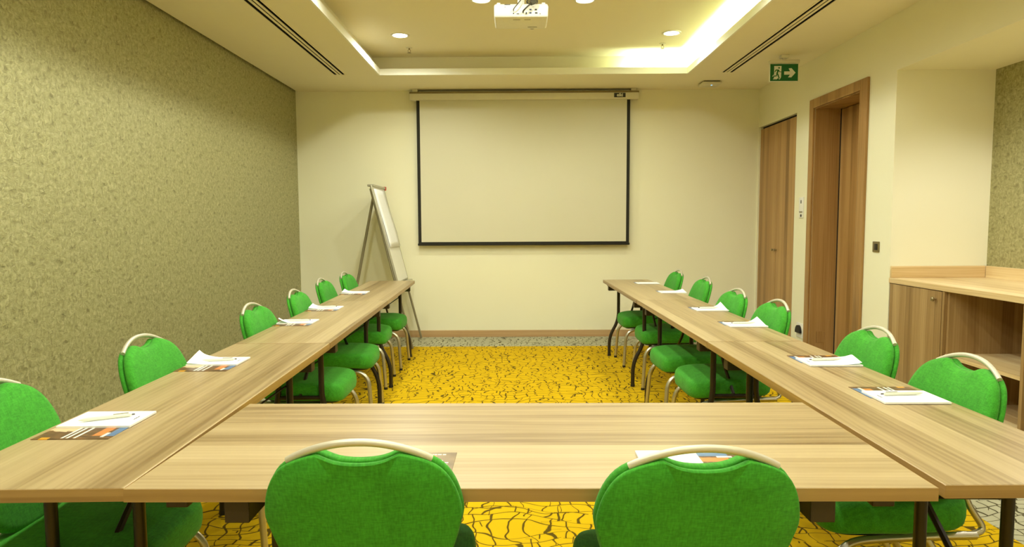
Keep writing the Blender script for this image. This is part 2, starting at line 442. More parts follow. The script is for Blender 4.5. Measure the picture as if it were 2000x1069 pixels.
struct(w.obj('wall_right', MAT['wall']), 'cream right wall with door, closet and niche openings')
struct(MB().box(NX, NX+.15, NY0, NY1, 0, NZ).obj('wall_niche', MAT['paper']), 'textured wallpaper at the back of the niche')
# ceiling: dropped soffit ring with slots, lip, cove walls, upper panel
SL = ((-1.835, -1.722), (2.098, 2.208)); SY0, SY1 = -.6, 6.83
c = MB(); b0, b1 = ZC, ZC+.018
for xa, xb, (sa, sb) in ((XL+.022, TXL, SL[0]), (TXR, XR, SL[1])):
    c.box(xa, sa, TYN, TYF, b0, b1); c.box(sb, xb, TYN, TYF, b0, b1)
    c.box(sa, sb, TYN, SY0, b0, b1); c.box(sa, sb, SY1, TYF, b0, b1)
c.box(XL+.022, XR, TYF, YW, b0, b1); c.box(XL+.022, XR, YN, TYN, b0, b1)
ce = c.obj('ceiling', MAT['ceil']); struct(ce, 'dropped plaster ceiling around a recessed tray')
lp = MB(); LH, LT = ZC+.063, .014
E_ = .003
lp.box(TXL-LT, TXL+E_, TYN-LT, TYF+LT, ZC-.001, LH); lp.box(TXR-E_, TXR+LT, TYN-LT, TYF+LT, ZC-.001, LH)
lp.box(TXL+E_, TXR-E_, TYF-E_, TYF+LT, ZC-.001, LH); lp.box(TXL+E_, TXR-E_, TYN-LT, TYN+E_, ZC-.001, LH)
lp.obj('cove_lip', MAT['lip'], ce)
CXL, CXR, CYF, CYN = TXL-.10, TXR+.10, TYF+.14, TYN-.10
cw = MB()
cw.box(CXL-.02, CXL, CYN, CYF, b1, ZU); cw.box(CXR, CXR+.02, CYN, CYF, b1, ZU)
cw.box(CXL-.02, CXR+.02, CYF, CYF+.02, b1, ZU); cw.box(CXL-.02, CXR+.02, CYN-.02, CYN, b1, ZU)
cw.obj('cove_wall', MAT['ceil'], ce)
MB().box(XL-.15, NX+.3, YN-.15, YW+.15, ZU, ZU+.05).obj('upper_panel', MAT['ceil'], ce)
# baseboards
struct(MB().box(XL, XR, YW-.014, YW, 0, .078).obj('baseboard_far', MAT['base']), 'wooden skirting along the screen wall')
bb = MB(); bb.box(XR-.012, XR, 6.31, 6.652, 0, .078)
struct(bb.obj('baseboard_right', MAT['base']), 'wooden skirting between closet and door')
struct(MB().box(XR-.012, XR, NY1, 5.30, 0, .078).obj('baseboard_switch', MAT['base']), 'wooden skirting below the light switch')
struct(MB().box(XL, XL+.012, YN, YW-.014, 0, .078).obj('baseboard_left', MAT['base']), 'wooden skirting along the wallpaper wall')

# door with casing
d = struct(empty('door_1', (XR, 5.83, 0)), 'brown wooden door set deep in a moulded casing')
def wm(): return MB()
cs = MB()
cs.box(-.022, 0, .415, .495, 0, 2.47, .004); d1 = cs.obj('casing_post', MAT['door'], d)
MB().box(-.022, 0, -.53, -.415, 0, 2.47, .004).obj('casing_post', MAT['door'], d)
MB().box(-.022, 0, -.415, .415, 2.385, 2.47, .004).obj('casing_head', MAT['door'], d)
MB().box(0, .25, .402, .415, 0, 2.39).obj('jamb', MAT['door'], d)
MB().box(0, .25, -.415, -.402, 0, 2.39).obj('jamb', MAT['door'], d)
MB().box(0, .25, -.402, .402, 2.377, 2.39).obj('head_jamb', MAT['door'], d)
MB().box(.236, .28, -.398, .398, .006, 2.372, .003).obj('leaf', MAT['door'], d)
MB().box(.230, .236, .394, .402, .006, 2.377).obj('rebate_shadow_strip', MAT['gap'], d)  # dark strip painted as the shadow line between leaf and jamb
st = MB(); st.box(.06, .14, .399, .4025, .18, .29, .002); st.obj('jamb_plate', MAT['door'], d)
lv = MB().tube([(.236, -.34, 1.03), (.19, -.34, 1.03)], .011).tube(fillet([(.19, -.345, 1.03), (.185, -.30, 1.03), (.187, -.21, 1.03)], .02), .009)
lv.obj('lever_handle', MAT['brass'], d, 40)

# built-in closet
cl = tag(empty('wall_closet', (XR, 7.157, 0)), 'tall built-in closet with two narrow brown wooden doors', 'closet')
for sgn in (-1, 1):
    y0, y1 = (-.503, -.002) if sgn < 0 else (.002, .503)
    dd = MB().box(.018, .040, y0, y1, .012, 2.385, .002).obj('closet_door', MAT['door'], cl)
    k = MB().lathe([(.006, 0), (.006, -.016), (.014, -.020), (.014, -.032), (.007, -.035)], 14, (.018, sgn*.033, 1.03), axis='X').obj('knob', MAT['brass'], dd, 40)
MB().box(.045, .09, -.5, .5, 0, 2.41).obj('closet_gap_shade', MAT['gap'], cl)  # dark sheet behind the doors, paints the shade in their gaps

# ------------------------------------------------------------------ ceiling fittings
def downlight(x, y, z, label, group, watts=LAMP_W, ang=168, col=LAMP_C):
    r = tag(empty('downlight', (x, y, z)), label, 'downlight', group)
    MB().lathe([(.062, -.002), (.070, -.008), (.082, -.007), (.086, 0), (.06, .0)], 28, cap=False).obj('trim_ring', MAT['white'], r, 40)
    MB().lathe([(.063, -.005), (.063, -.001)], 28).obj('lens', MAT['lamp'], r, 40)
    ld = bpy.data.lights.new('downlight_beam', 'SPOT'); ld.energy = watts; ld.color = col
    ld.spot_size = math.radians(ang); ld.spot_blend = .5; ld.shadow_soft_size = .05
    lo = bpy.data.objects.new('beam', ld); COL.objects.link(lo); lo.parent = r; lo.location = (0, 0, -.018)
    return r
GR = 'recessed downlights in the ceiling tray'
DL = [(-1.05, 6.19, 'round recessed downlight at far left of the ceiling tray'), (1.435, 6.17, 'round recessed downlight at far right of the ceiling tray'),
      (-.256, 5.24, 'round recessed downlight left of the ceiling projector'), (.548, 5.26, 'round recessed downlight right of the ceiling projector')]
for i, y in enumerate((4.33, 3.42, 2.5, 1.6, .7, -.2)):
    xs = (-1.05, 1.435) if i % 2 == 0 else (-.256, .548)
    for x in xs: DL.append((x, y, 'recessed downlight in the ceiling tray outside the picture'))
for x, y, lb in DL: downlight(x, y, ZU, lb, GR, LAMP_W*(.52 if x > 1 else 1.25 if x < -1 else .82))
for y in (3.7, 2.2): downlight(3.16, y, NZ, 'recessed downlight in the niche soffit above the counter', 'niche downlights', 48, 150, (1, 1, 1))
# cove LED strips (right cove, and the right end of the far cove)
ls = tag(empty('cove_light', (0, 0, 0)), 'hidden strip light glowing in the right side of the tray cove', 'strip light')
MB().box(TXR+.030, TXR+.048, TYN+.05, TYF, b1, b1+.012).obj('led_strip', MAT['led'], ls)
MB().box(1.18, TXR+.05, TYF+.05, TYF+.068, b1, b1+.012).obj('led_strip', MAT['led'], ls)

# sprinklers
for x, y, lb in ((-1.035, 6.62, 'small sprinkler head beside the far left downlight'), (1.432, 6.53, 'small sprinkler head beside the far right downlight')):
    s = tag(empty('sprinkler', (x, y, ZU)), lb, 'sprinkler', 'ceiling sprinklers')
    MB().lathe([(.032, 0), (.030, -.006), (.012, -.008)], 18).obj('escutcheon', MAT['white2'], s, 40)
    MB().lathe([(.008, -.006), (.008, -.022), (.005, -.024)], 12).tube([(-.010, 0, -.022), (-.013, 0, -.036), (0, 0, -.05)], .0025, 6).tube([(.010, 0, -.022), (.013, 0, -.036), (0, 0, -.05)], .0025, 6).obj('body', MAT['brass'], s, 40)
    MB().lathe([(.003, -.049), (.019, -.051), (.019, -.053), (.003, -.055)], 16).obj('deflector', MAT['brass'], s, 40)

# slot diffusers
for (sa, sb), lb in zip(SL, ('long three-slot air diffuser in the left ceiling', 'long three-slot air diffuser in the right ceiling')):
    s = tag(empty('slot_diffuser', ((sa+sb)/2, (SY0+SY1)/2, ZC)), lb, 'air diffuser', 'ceiling slot diffusers')
    hw, hl = (sb-sa)/2, (SY1-SY0)/2
    MB().box(-hw, hw, -hl, hl, .12, .13).box(-hw+.0005, -hw+.004, -hl, hl, 0.002, .12).box(hw-.004, hw-.0005, -hl, hl, 0.002, .12).box(-hw, hw, hl-.004, hl-.0005, .002, .12).obj('plenum', MAT['gap'], s)  # black colour deepens the shade up inside the slots
    MB().box(-hw-.010, -hw+.003, -hl-.006, hl+.006, -.003, .0).obj('edge_rail', MAT['ceil'], s)
    MB().box(hw-.003, hw+.010, -hl-.006, hl+.006, -.003, .0).obj('edge_rail', MAT['ceil'], s)
    g = (2*hw-.012)/3
    for k in (1, 2):
        xx = -hw+.006+g*k
        MB().box(xx-.0105, xx+.0105, -hl, hl-.002, -.002, .002).obj('blade', MAT['ceil'], s)
        MB().box(xx-.006, xx+.006, -hl, hl-.002, .002, .05).obj('blade_core', MAT['gap'], s)  # near-black too, keeps the slots in painted shade

# wireless access point
ap = tag(empty('access_point', (2.12, 7.30, ZC)), 'white square wireless access point on the ceiling', 'access point')
bm = MB().box(-.105, .105, -.105, .105, -.036, -.008, .014, 3).obj('housing', MAT['white2'], ap, 40)
MB().box(-.085, .085, -.085, .085, -.008, 0).obj('gap_shadow_plate', MAT['gap'], ap)  # coloured near-black to imitate the shadow gap above the housing
MB().lathe([(.008, -.0375), (.008, -.0355)], 12, (.01, -.03, 0)).obj('status_light', MAT['bluelight'], ap)

# exit sign
ex = tag(empty('exit_sign', (2.458, 6.15, ZC)), 'green running man exit sign with white arrow hung from the ceiling', 'exit sign')
MB().box(-.035, .035, -.03, .03, -.03, 0, .005).obj('ceiling_mount', MAT['white2'], ex, 40)
MB().box(-.012, .012, -.012, .012, -.05, -.03).obj('stem', MAT['white2'], ex)
MB().box(-.135, .135, -.028, .028, -.077, -.045, .006).obj('lamp_housing', MAT['white2'], ex, 40)
pn = MB().box(-.131, .131, -.008, .008, -.238, -.077, .003).obj('panel', MAT['signwhite'], ex, 40)
MB().box(-.126, .126, -.0095, -.0075, -.233, -.082).obj('green_field', MAT['signgreen'], pn)
def glyph(name, poly, d, mat):
    # poly in sign units: x 0..100 left to right, y 0..62 top to bottom
    q = [(-.126+.252*a/100, -.082-.151*b/62) for a, b in poly]
    MB().prism(q, d, d+.001, 'XZ').obj(name, mat, pn)
glyph('doorway', [(13.5, 7), (40, 7), (39, 48), (35, 56), (31, 56), (32, 52), (26, 53), (24, 56), (10, 56), (14, 49)], -.0108, MAT['signwhite'])
glyph('step', [(7, 45), (12, 38), (14, 43), (13, 46)], -.0108, MAT['signwhite'])
glyph('arrow', [(50, 27), (71, 27), (66, 16), (76, 15), (91, 32), (76, 49), (64, 49), (71, 39), (50, 39)], -.0108, MAT['signwhite'])
glyph('head', [(31+3*math.cos(k*.628), 14+3.1*math.sin(k*.628)) for k in range(10)], -.0122, MAT['signgreen'])
glyph('torso', [(20, 20), (29, 20), (32, 22), (27, 34), (29, 37), (34, 52), (31, 54), (24.5, 38), (23, 45), (11, 46), (11, 42.5), (20.5, 42), (22, 33), (24.5, 24), (21, 24), (17, 30), (15, 28.5), (18.5, 21)], -.0122, MAT['signgreen'])
glyph('arm', [(30, 21), (34, 27), (40, 27.5), (40, 29.5), (33, 29.5), (28.5, 24)], -.0122, MAT['signgreen'])

# projector on its ceiling mount
pj = tag(empty('projector', (.042, 4.20, ZU)), 'white projector hanging upside down from a ceiling pole', 'projector')
zb, zt = 2.606-ZU, 2.690-ZU
bd = MB().box(-.168, .168, 0, .255, zb, zt, .014, 3).obj('body', MAT['white'], pj, 40)
MB().box(-.160, .150, .30-.062, .262, zb+.02, zt-.02, .004).obj('front_bezel', MAT['white2'], bd)
MB().lathe([(.036, .25), (.036, .275), (.03, .278), (.028, .262)], 20, (.075, 0, (zb+zt)/2), axis='Y').obj('lens', MAT['black'], bd, 40)
MB().lathe([(.02, zt-.001), (.02, -.02), (.055, -.018), (.055, 0)], 18, (.0, .11, 0)).obj('mount_pole', MAT['white'], pj, 40)
MB().box(-.075, .075, .05, .17, zt, zt+.012, .003).obj('mount_plate', MAT['white'], pj)
for a in (-.14, .14): MB().box(a-.011, a+.011, .02, .045, zt-.004, zt+.012, .003).obj('foot', MAT['white'], bd)
for (px, pz, w_, h_, mt) in ((-.047, -.018, .007, .007, 'black'), (-.02, -.021, .015, .005, 'grey'), (.032, -.017, .007, .012, 'black'), (.058, .004, .013, .008, 'port'), (.058, -.016, .013, .008, 'port'),
                             (.092, .004, .013, .008, 'black'), (.094, -.016, .015, .008, 'black'), (.118, -.021, .005, .005, 'grey'), (-.085, .036, .036, .003, 'grey'), (-.10, .02, .005, .004, 'grey')):
    zc_ = (zb+zt)/2+pz
    MB().box(px-w_/2, px+w_/2, -.002, .004, zc_-h_/2, zc_+h_/2).obj('port', MAT[mt], bd)
for a, b in ((-.05, -.005), (.02, .06)):
    MB().box(a, b, .045, .05, zb-.001, zb+.002).obj('vent_slit', MAT['grey'], bd)
MB().box(.045, .105, .20, .207, zb-.001, zb+.002).obj('vent_slit', MAT['grey'], bd)
zm = (zb+zt)/2
MB().tube(fillet([(-.047, 0, zm-.004), (-.047, -.03, zm), (-.015, -.035, zm+.035), (.02, .0, zm+.09), (.012, .10, -.05), (.014, .11, -.003)], .03), .0028, 6).obj('cable', MAT['wires'], pj, 60)
MB().tube(fillet([(.012, 0, zm-.012), (.012, -.03, zm-.012), (.05, -.045, zm+.02), (.085, -.02, zm+.05), (.10, .03, zm+.085), (.03, .09, zm+.16), (.02, .11, -.003)], .03), .0045, 8).obj('cable', MAT['wires'], pj, 60)
MB().tube([(.06, -.045, zm+.026), (.083, -.028, zm+.045)], [.012, .016], 8).obj('cable_plug', MAT['wires'], pj, 40)
MB().tube([(.07+.035*math.cos(t*.5), .04+.03*math.sin(t*.5), zm+.065+.006*math.sin(t*1.3)) for t in range(26)], .003, 6).obj('cable_coil', MAT['wires'], pj, 60)

# ------------------------------------------------------------------ projection screen
sy = YW-.085
ps = tag(empty('projection_screen', (.105, YW, ZC)), 'wide pull-down projection screen with black borders on the far wall', 'projection screen')
def lx(x): return x-.105
def lz(z): return z-ZC
cs = MB().box(lx(-1.187), lx(1.40), -.115, -.035, lz(2.726), lz(2.80), .008, 2).obj('casing', MAT['white2'], ps, 40)
MB().box(lx(-1.19), lx(1.403), -.112, -.04, lz(2.80), lz(2.818)).obj('top_shadow_strip', MAT['switch'], ps)  # brownish strip stands in for the shadow between casing and ceiling
for x in (-1.13, 1.345): MB().box(lx(x-.03), lx(x+.03), -.10, 0, lz(2.818), 0, .004).obj('wall_bracket', MAT['white2'], ps)
MB().box(lx(-1.118), lx(1.310), -.076, -.074, lz(1.10), lz(2.74)).obj('border', MAT['blackcloth'], ps)
MB().box(lx(-1.082), lx(1.274), -.0785, -.0765, lz(1.119), lz(2.74)).obj('fabric', MAT['screen'], ps)
MB().box(lx(-1.124), lx(1.316), -.086, -.068, lz(1.078), lz(1.104), .005).obj('bottom_bar', MAT['blackcloth'], ps, 40)
bdg = MB().box(lx(1.122), lx(1.250), -.118, -.113, lz(2.744), lz(2.792)).obj('badge', MAT['black'], cs)
cu = bpy.data.curves.new('badge_text', 'FONT'); cu.body = 'eiki'; cu.size = .05; cu.extrude = .0006; cu.align_x = 'CENTER'; cu.align_y = 'CENTER'; cu.offset = .0012
tm = bpy.data.objects.new('tmp', cu); COL.objects.link(tm)
me = bpy.data.meshes.new_from_object(tm.evaluated_get(bpy.context.evaluated_depsgraph_get())); bpy.data.objects.remove(tm)
me.materials.clear(); me.materials.append(MAT['signwhite'])
bt = bpy.data.objects.new('badge_lettering', me); COL.objects.link(bt); bt.parent = cs
bt.location = (lx(1.186), -.1188, lz(2.769)); bt.rotation_euler = (math.pi/2, 0, 0)

# ------------------------------------------------------------------ wall fittings
sw = tag(empty('light_switch', (XR, 5.12, 1.135)), 'square bronze light switch beside the door', 'light switch')
MB().box(-.010, 0, -.044, .044, -.041, .041, .003).obj('plate', MAT['switch'], sw, 40)
MB().box(-.014, -.008, -.030, .012, -.024, .024, .002).obj('rocker', MAT['bronze'], sw, 40)
tr = tag(empty('key_card_holder', (XR, 6.475, 1.47)), 'small white wall control between closet and door', 'wall control')
MB().box(-.012, 0, -.045, .045, -.10, .10, .004).obj('plate', MAT['white'], tr, 40)
MB().box(-.014, -.010, -.014, .004, .04, .072).obj('window', MAT['grey'], tr)
MB().box(-.020, -.010, -.035, .015, -.046, -.038).obj('slot_lip', MAT['switch'], tr)
MB().lathe([(.014, -.014), (.014, -.008)], 16, (0, -.010, -.078), axis='X').obj('sensor', MAT['black'], tr, 40)
oc = tag(empty('wall_socket', (XR, 6.43, .265)), 'white wall socket with a black cover low between closet and door', 'wall socket')
MB().box(-.012, 0, -.075, .075, -.07, .075, .004).obj('plate', MAT['white'], oc, 40)
MB().prism([(-.055+.0, -.02), (.055, -.02)] + [(.055*math.cos(a*.1745), -.02+.075*math.sin(a*.1745)) for a in range(1, 18)], -.034, -.012, 'YZ').obj('cover', MAT['black'], oc)

# ------------------------------------------------------------------ niche counter and cabinets
ct = tag(empty('counter_top', (XR, 2.965, 0)), 'long light wooden counter top in the niche with low upstand', 'counter top')
MB().box(-.005, NX-XR, NY0-2.965, NY1-2.965, .873, .911, .002).obj('worktop', MAT['cab_y'], ct)
MB().box(.004, NX-XR-.02, NY1-2.965-.02, NY1-2.965, .911, .998, .002).obj('upstand', MAT['cab_x'], ct)
MB().box(NX-XR-.02, NX-XR, NY0-2.965, NY1-2.965-.02, .911, .998, .002).obj('upstand', MAT['cab_y'], ct)
cb1 = tag(empty('cupboard', (XR, 4.61, 0)), 'wooden cupboard with one door and round knob at the counter end', 'cupboard')
MB().box(.024, .70, .30, .318, .08, .873).obj('side_panel', MAT['cab'], cb1)
MB().box(.002, .70, -.318, -.296, .0, .873).obj('side_panel', MAT['cab'], cb1)
MB().box(.68, .70, -.296, .30, .08, .873).obj('back_panel', MAT['cab'], cb1)
MB().box(.024, .68, -.296, .30, .08, .10).obj('bottom_panel', MAT['cab'], cb1)
MB().box(.06, .075, -.296, .318, 0, .08).obj('plinth', MAT['cab'], cb1)
dr = MB().box(.002, .022, -.290, .312, .02, .868, .0015).obj('door', MAT['cab'], cb1)
MB().lathe([(.006, 0), (.006, -.014), (.014, -.018), (.015, -.028), (.010, -.032)], 16, (.002, -.23, .812), axis='X').obj('knob', MAT['brass'], dr, 40)
def shelf_unit(y0, y1, lb):
    u = tag(empty('shelf_unit', (XR, (y0+y1)/2, 0)), lb, 'shelf unit', 'open shelf units under the counter')
    h = (y1-y0)/2
    MB().box(.002, .56, -h, -h+.022, 0, .873).obj('side_panel', MAT['cab'], u)
    MB().box(.024, .56, h-.018, h, .0, .873).obj('side_panel', MAT['cab'], u)
    MB().box(.54, .56, -h+.022, h-.018, .0, .873).obj('back_panel', MAT['cab'], u)
    MB().box(.008, .54, -h+.022, h-.018, .44, .462).obj('shelf', MAT['cab_y'], u)
    MB().box(.008, .54, -h+.022, h-.018, .10, .122).obj('shelf', MAT['cab_y'], u)
    MB().box(.05, .065, -h+.022, h-.018, 0, .10).obj('plinth', MAT['cab'], u)
shelf_unit(3.600, 4.292, 'open wooden shelf unit next to the cupboard door')
shelf_unit(2.908, 3.600, 'open wooden shelf unit further from the cupboard, at the picture edge')
shelf_unit(1.02, 2.908, 'long open wooden shelf unit at the near end of the counter')

# ------------------------------------------------------------------ flip chart easel
ea = tag(empty('flipchart_easel', (-1.42, 7.22, 0)), 'white flip chart easel standing sideways in the far left corner', 'easel')
ZT = 1.735; XT, XF = -.09, .345            # local: board leans from top XT down towards XF at the floor
def bx(z): return XT + (XF-XT)*(ZT-z)/ZT
y0, y1 = -.30, .30
# board slab
bd_ = MB()
t_ = .014
vs = []
for z in (.72, 1.72):
    for yy in (y0, y1):
        vs += [(bx(z)+.004, yy, z), (bx(z)+.004+t_, yy, z)]
bd_.add(vs, [(0, 1, 3, 2), (4, 6, 7, 5), (0, 4, 5, 1), (2, 3, 7, 6), (0, 2, 6, 4), (1, 5, 7, 3)])
bd_.obj('board', MAT['white'], ea)
for yy in (y0-.012, y1+.012):
    MB().tube([(bx(1.735)+.006, yy, 1.735), (bx(.70)+.006, yy, .70)], .014, 8).obj('frame_side', MAT['alu'], ea, 50)
    MB().tube([(bx(1.70)-.012, yy*.93, 1.70), (bx(.02)-.012, yy*1.05, .012)], .012, 8).obj('front_leg', MAT['alu_dark'], ea, 50)
MB().tube([(bx(.71)+.006, y0-.012, .71), (bx(.71)+.006, y1+.012, .71)], .012, 8).obj('frame_bottom', MAT['alu'], ea, 50)
MB().tube([(XT-.03, 0, 1.66), (-.46, 0, .012)], .015, 8).obj('rear_leg', MAT['alu_dark'], ea, 50)
MB().box(XT-.03, XT+.035, y0-.02, y1+.02, 1.72, 1.745, .006).obj('clamp_bar', MAT['alu'], ea)
MB().box(XT-.032, XT+.04, y1+.02, y1+.05, 1.71, 1.752, .006).obj('clamp_cap', MAT['red'], ea)
MB().box(bx(.70), bx(.70)+.07, y0, y1, .69, .70).obj('pen_tray', MAT['alu'], ea)
pp = MB(); N = 10; vs, fs = [], []
for i in range(N+1):
    z = 1.70-.62*i/N
    for j in range(5):
        yy = y0+.03+(y1-y0-.06)*j/4
        vs.append((bx(z)+.004+t_+.004+.03*math.sin(i/N*2.6)*(i/N)**1.3*(.4+.6*j/4), yy, z))
for i in range(N):
    for j in range(4): fs.append((i*5+j, i*5+j+1, (i+1)*5+j+1, (i+1)*5+j))
pp.add(vs, fs); po = pp.obj('paper_sheet', MAT['sheet'], ea, 60)
so = po.modifiers.new('thick', 'SOLIDIFY'); so.thickness = .002

# ------------------------------------------------------------------ tables
def make_table(L, W, axis_mat, leg_in, leg_half, jog, batten_in=.10):
    """long side along local Y, origin on the floor under the centre"""
    t = empty('folding_table')
    top = MB().box(-W/2, W/2, -L/2, L/2, TT-.031, TT, .0015, 1).obj('tabletop', MAT['table'], t)
    e = MB(); th = .0012
    e.box(-W/2-th, -W/2, -L/2-th, L/2+th, TT-.0305, TT-.001); e.box(W/2, W/2+th, -L/2-th, L/2+th, TT-.0305, TT-.001)
    e.box(-W/2, W/2, -L/2-th, -L/2, TT-.0305, TT-.001); e.box(-W/2, W/2, L/2, L/2+th, TT-.0305, TT-.001)
    e.obj('edge_band', MAT['edge'], top)
    zu = TT-.031
    for s in (-1, 1):
        yl = s*(L/2-leg_in)
        MB().box(-W/2+.02, W/2-.02, yl-.028, yl+.028, zu-.058, zu, .003).obj('batten', MAT['batten'], t)
        ye = s*(L/2-batten_in)
        MB().box(-W/2+.03, W/2-.03, ye-.025, ye+.025, zu-.026, zu, .003).obj('batten', MAT['batten'], t)
        yq = yl-s*.045
        for q in (-1, 1):
            pth = fillet([(q*leg_half, yq, zu-.002), (q*leg_half, yq, .36), (q*(leg_half+jog), yq, .20), (q*(leg_half+jog), yq, .022)], .09, 7)
            lg = MB().tube(pth, .0155, 12).obj('leg', MAT['bronze'], t, 50)
            MB().lathe([(.017, 0), (.018, .01), (.017, .026)], 12, (q*(leg_half+jog), yq, 0)).obj('foot_cap', MAT['black'], lg, 40)
        MB().tube([(-leg_half, yq, .40), (leg_half, yq, .40)], .011, 10).obj('crossbar', MAT['bronze'], t, 50)
        # folding brace: flat bar up to the underside, thin stay rod, hinge lug
        yc_ = yq-s*.34
        MB().tube([(0, yq, .40), (0, yq-s*.17, .53), (0, yc_, zu-.012)], .010, 6).obj('brace', MAT['bronze'], t, 50)
        MB().tube([(.0, yq-s*.17, .53), (leg_half*.9, yq, .60)], .0045, 6).obj('stay_rod', MAT['black'], t, 50)
        MB().box(-.025, .025, yc_-.03, yc_+.03, zu-.02, zu, .004).obj('hinge_plate', MAT['bronze'], t)
    return t
side = make_table(1.782, .463, 'table', .22, .115, .09)
GT = 'long narrow wooden tables along the sides of the U'
SIDES = [(-1.127, 2.306, .0245, 'narrow wooden table nearest the viewer in the left row'),
         (-1.180, 4.095, .034, 'middle narrow wooden table of the left row'),
         (-1.243, 5.885, .036, 'narrow wooden table at the far end of the left row, by the easel'),
         (1.178, 2.318, .006, 'narrow wooden table nearest the viewer in the right row'),
         (1.165, 4.108, .009, 'middle narrow wooden table of the right row'),
         (1.146, 5.898, .010, 'narrow wooden table at the far end of the right row, by the screen wall')]
for i, (x, y, r, lb) in enumerate(SIDES):
    t = side if i == 0 else copy_tree(side)
    t.location = (x, y, 0); t.rotation_euler = (0, 0, r); tag(t, lb, 'table', GT)
hd = make_table(1.797, .692, 'table', .24, .20, .08)
hd.location = (.0285, 1.760, 0); hd.rotation_euler = (0, 0, math.pi/2-.003)
tag(hd, 'wider wooden table closing the U nearest the viewer, with two chairs pushed in', 'table')

# ------------------------------------------------------------------ chairs
def back_outline(grow=0.0, cut=.022, n=6):
    half = [(0, .834), (.035, .8365), (.060, .8435), (.082, .8545), (.094, .8545), (.122, .846), (.149, .834), (.172, .816), (.189, .792), (.201, .764), (.209, .733), (.2125, .700), (.205, .664), (.194, .622), (.177, .578), (.155, .536), (.131, .500), (.09, .476), (.045, .465)]
    right = half; left = [(-x, z) for x, z in half[::-1]][:-1]
    bottom = [(0, .462)]
    pts = right + bottom + left
    # smooth by Catmull-Rom
    out = []; m = len(pts)
    for i in range(m):
        p0, p1, p2, p3 = [Vector((*pts[(i+k-1) % m], 0)) for k in range(4)]
        for k in range(2):
            t = k/2
            q = .5*((2*p1)+(-p0+p2)*t+(2*p0-5*p1+4*p2-p3)*t*t+(-p0+3*p1-3*p2+p3)*t**3)
            out.append((q.x, q.y))
    if grow:
        cz = .66; out = [(x*(1+grow), cz+(z-cz)*(1+grow)) for x, z in out]
    return out
BACK_Y, TILT = -.285, .31
def back_fn(a, b, h):
    # a across, b height, h towards the sitter; reclined and wrapped around the sitter
    return (a, BACK_Y + (.885-b)*TILT + h + .30*a*a, b)
def make_chair():
    c = empty('banquet_chair')
    # seat
    so_ = []
    for k in range(56):
        a = 2*math.pi*k/56; cs_, sn = math.cos(a), math.sin(a)
        e = 2/5.2
        x = math.copysign(abs(cs_)**e, cs_); y = math.copysign(abs(sn)**e, sn)
        wd_ = .232*(1-.10*max(0, -y))
        so_.append((wd_*x*(1-.03*max(0, y)), .055+.235*y))
    def seat_fn(a, b, h):
        fr = max(0, (b-.12)/.17); return (a, b, .372+h - .020*fr*fr - .01*(a/.23)**2*0)
    MB().pad(so_, [(.84, .0), (.94, .004), (.985, .018), (1.0, .040), (1.0, .064), (.985, .084), (.952, .096), (.86, .101), (.6, .105), (.35, .107), (.12, .108)], seat_fn).obj('seat', MAT['green'], c, 60)
    MB().pad(so_, [(.80, -.012), (.84, -.012), (.84, .004), (.80, .004)], seat_fn).obj('seat_board', MAT['black'], c)
    ol = back_outline(.012)
    MB().pad(ol, [(.955, .0), (.99, .004), (1.0, .014), (.995, .024), (.97, .032), (.90, .037), (.6, .040), (.25, .041)], lambda a, b, h: back_fn(a, b, h+.006)).obj('backrest', MAT['green'], c, 60)
    o2 = back_outline(0.0)
    MB().pad(o2, [(.96, .0), (.99, -.003), (1.0, -.009), (.995, -.015), (.975, -.019), (.6, -.021), (.25, -.021)], lambda a, b, h: back_fn(a, b, h+.004)).obj('back_panel', MAT['green'], c, 60)
    # handle: flat-oval bow springing from the shoulders
    hp = []
    for k in range(21):
        u = -1+2*k/20; x = .150*u; z = .880-.043*abs(u)**2.1
        p = back_fn(x, z, .004); hp.append(p)
    MB().tube(hp, [.0082]*21, 10).obj('handle', MAT['handle'], c, 50)
    fl = lambda a: 1+.13*math.cos(4*a)
    for s in (-1, 1):
        fp = fillet([(s*.226, .285, .014), (s*.205, .262, .345), (s*.188, .02, .352), (s*.178, -.19, .352)], .10, 8)
        lg = MB().tube(fp, .0122, 16, prof=fl).obj('leg', MAT['steel'], c, 70)
        MB().lathe([(.014, 0), (.015, .006), (.014, .022)], 12, (s*.226, .285, 0)).obj('foot_cap', MAT['black'], lg, 40)
        rp = [(s*.182, -.03, .346), (s*.196, -.13, .20), (s*.212, -.235, .014)]
        lg = MB().tube(rp, .0122, 16, prof=fl).obj('leg', MAT['steel'], c, 70)
        MB().lathe([(.014, 0), (.015, .006), (.014, .022)], 12, (s*.212, -.235, 0)).obj('foot_cap', MAT['black'], lg, 40)
        q = back_fn(s*.12, .56, .006)
        MB().tube(fillet([(s*.178, -.17, .352), (s*.165, -.228, .362), (s*.14, q[1]+.004, .46), (s*.12, back_fn(s*.12, .66, .006)[1], .66)], .05, 6), .010, 10).obj('back_support', MAT['steel'], c, 60)
    MB().tube([(-.186, .0, .352), (.186, .0, .352)], .010, 10).obj('stretcher', MAT['steel'], c, 60)
    return c
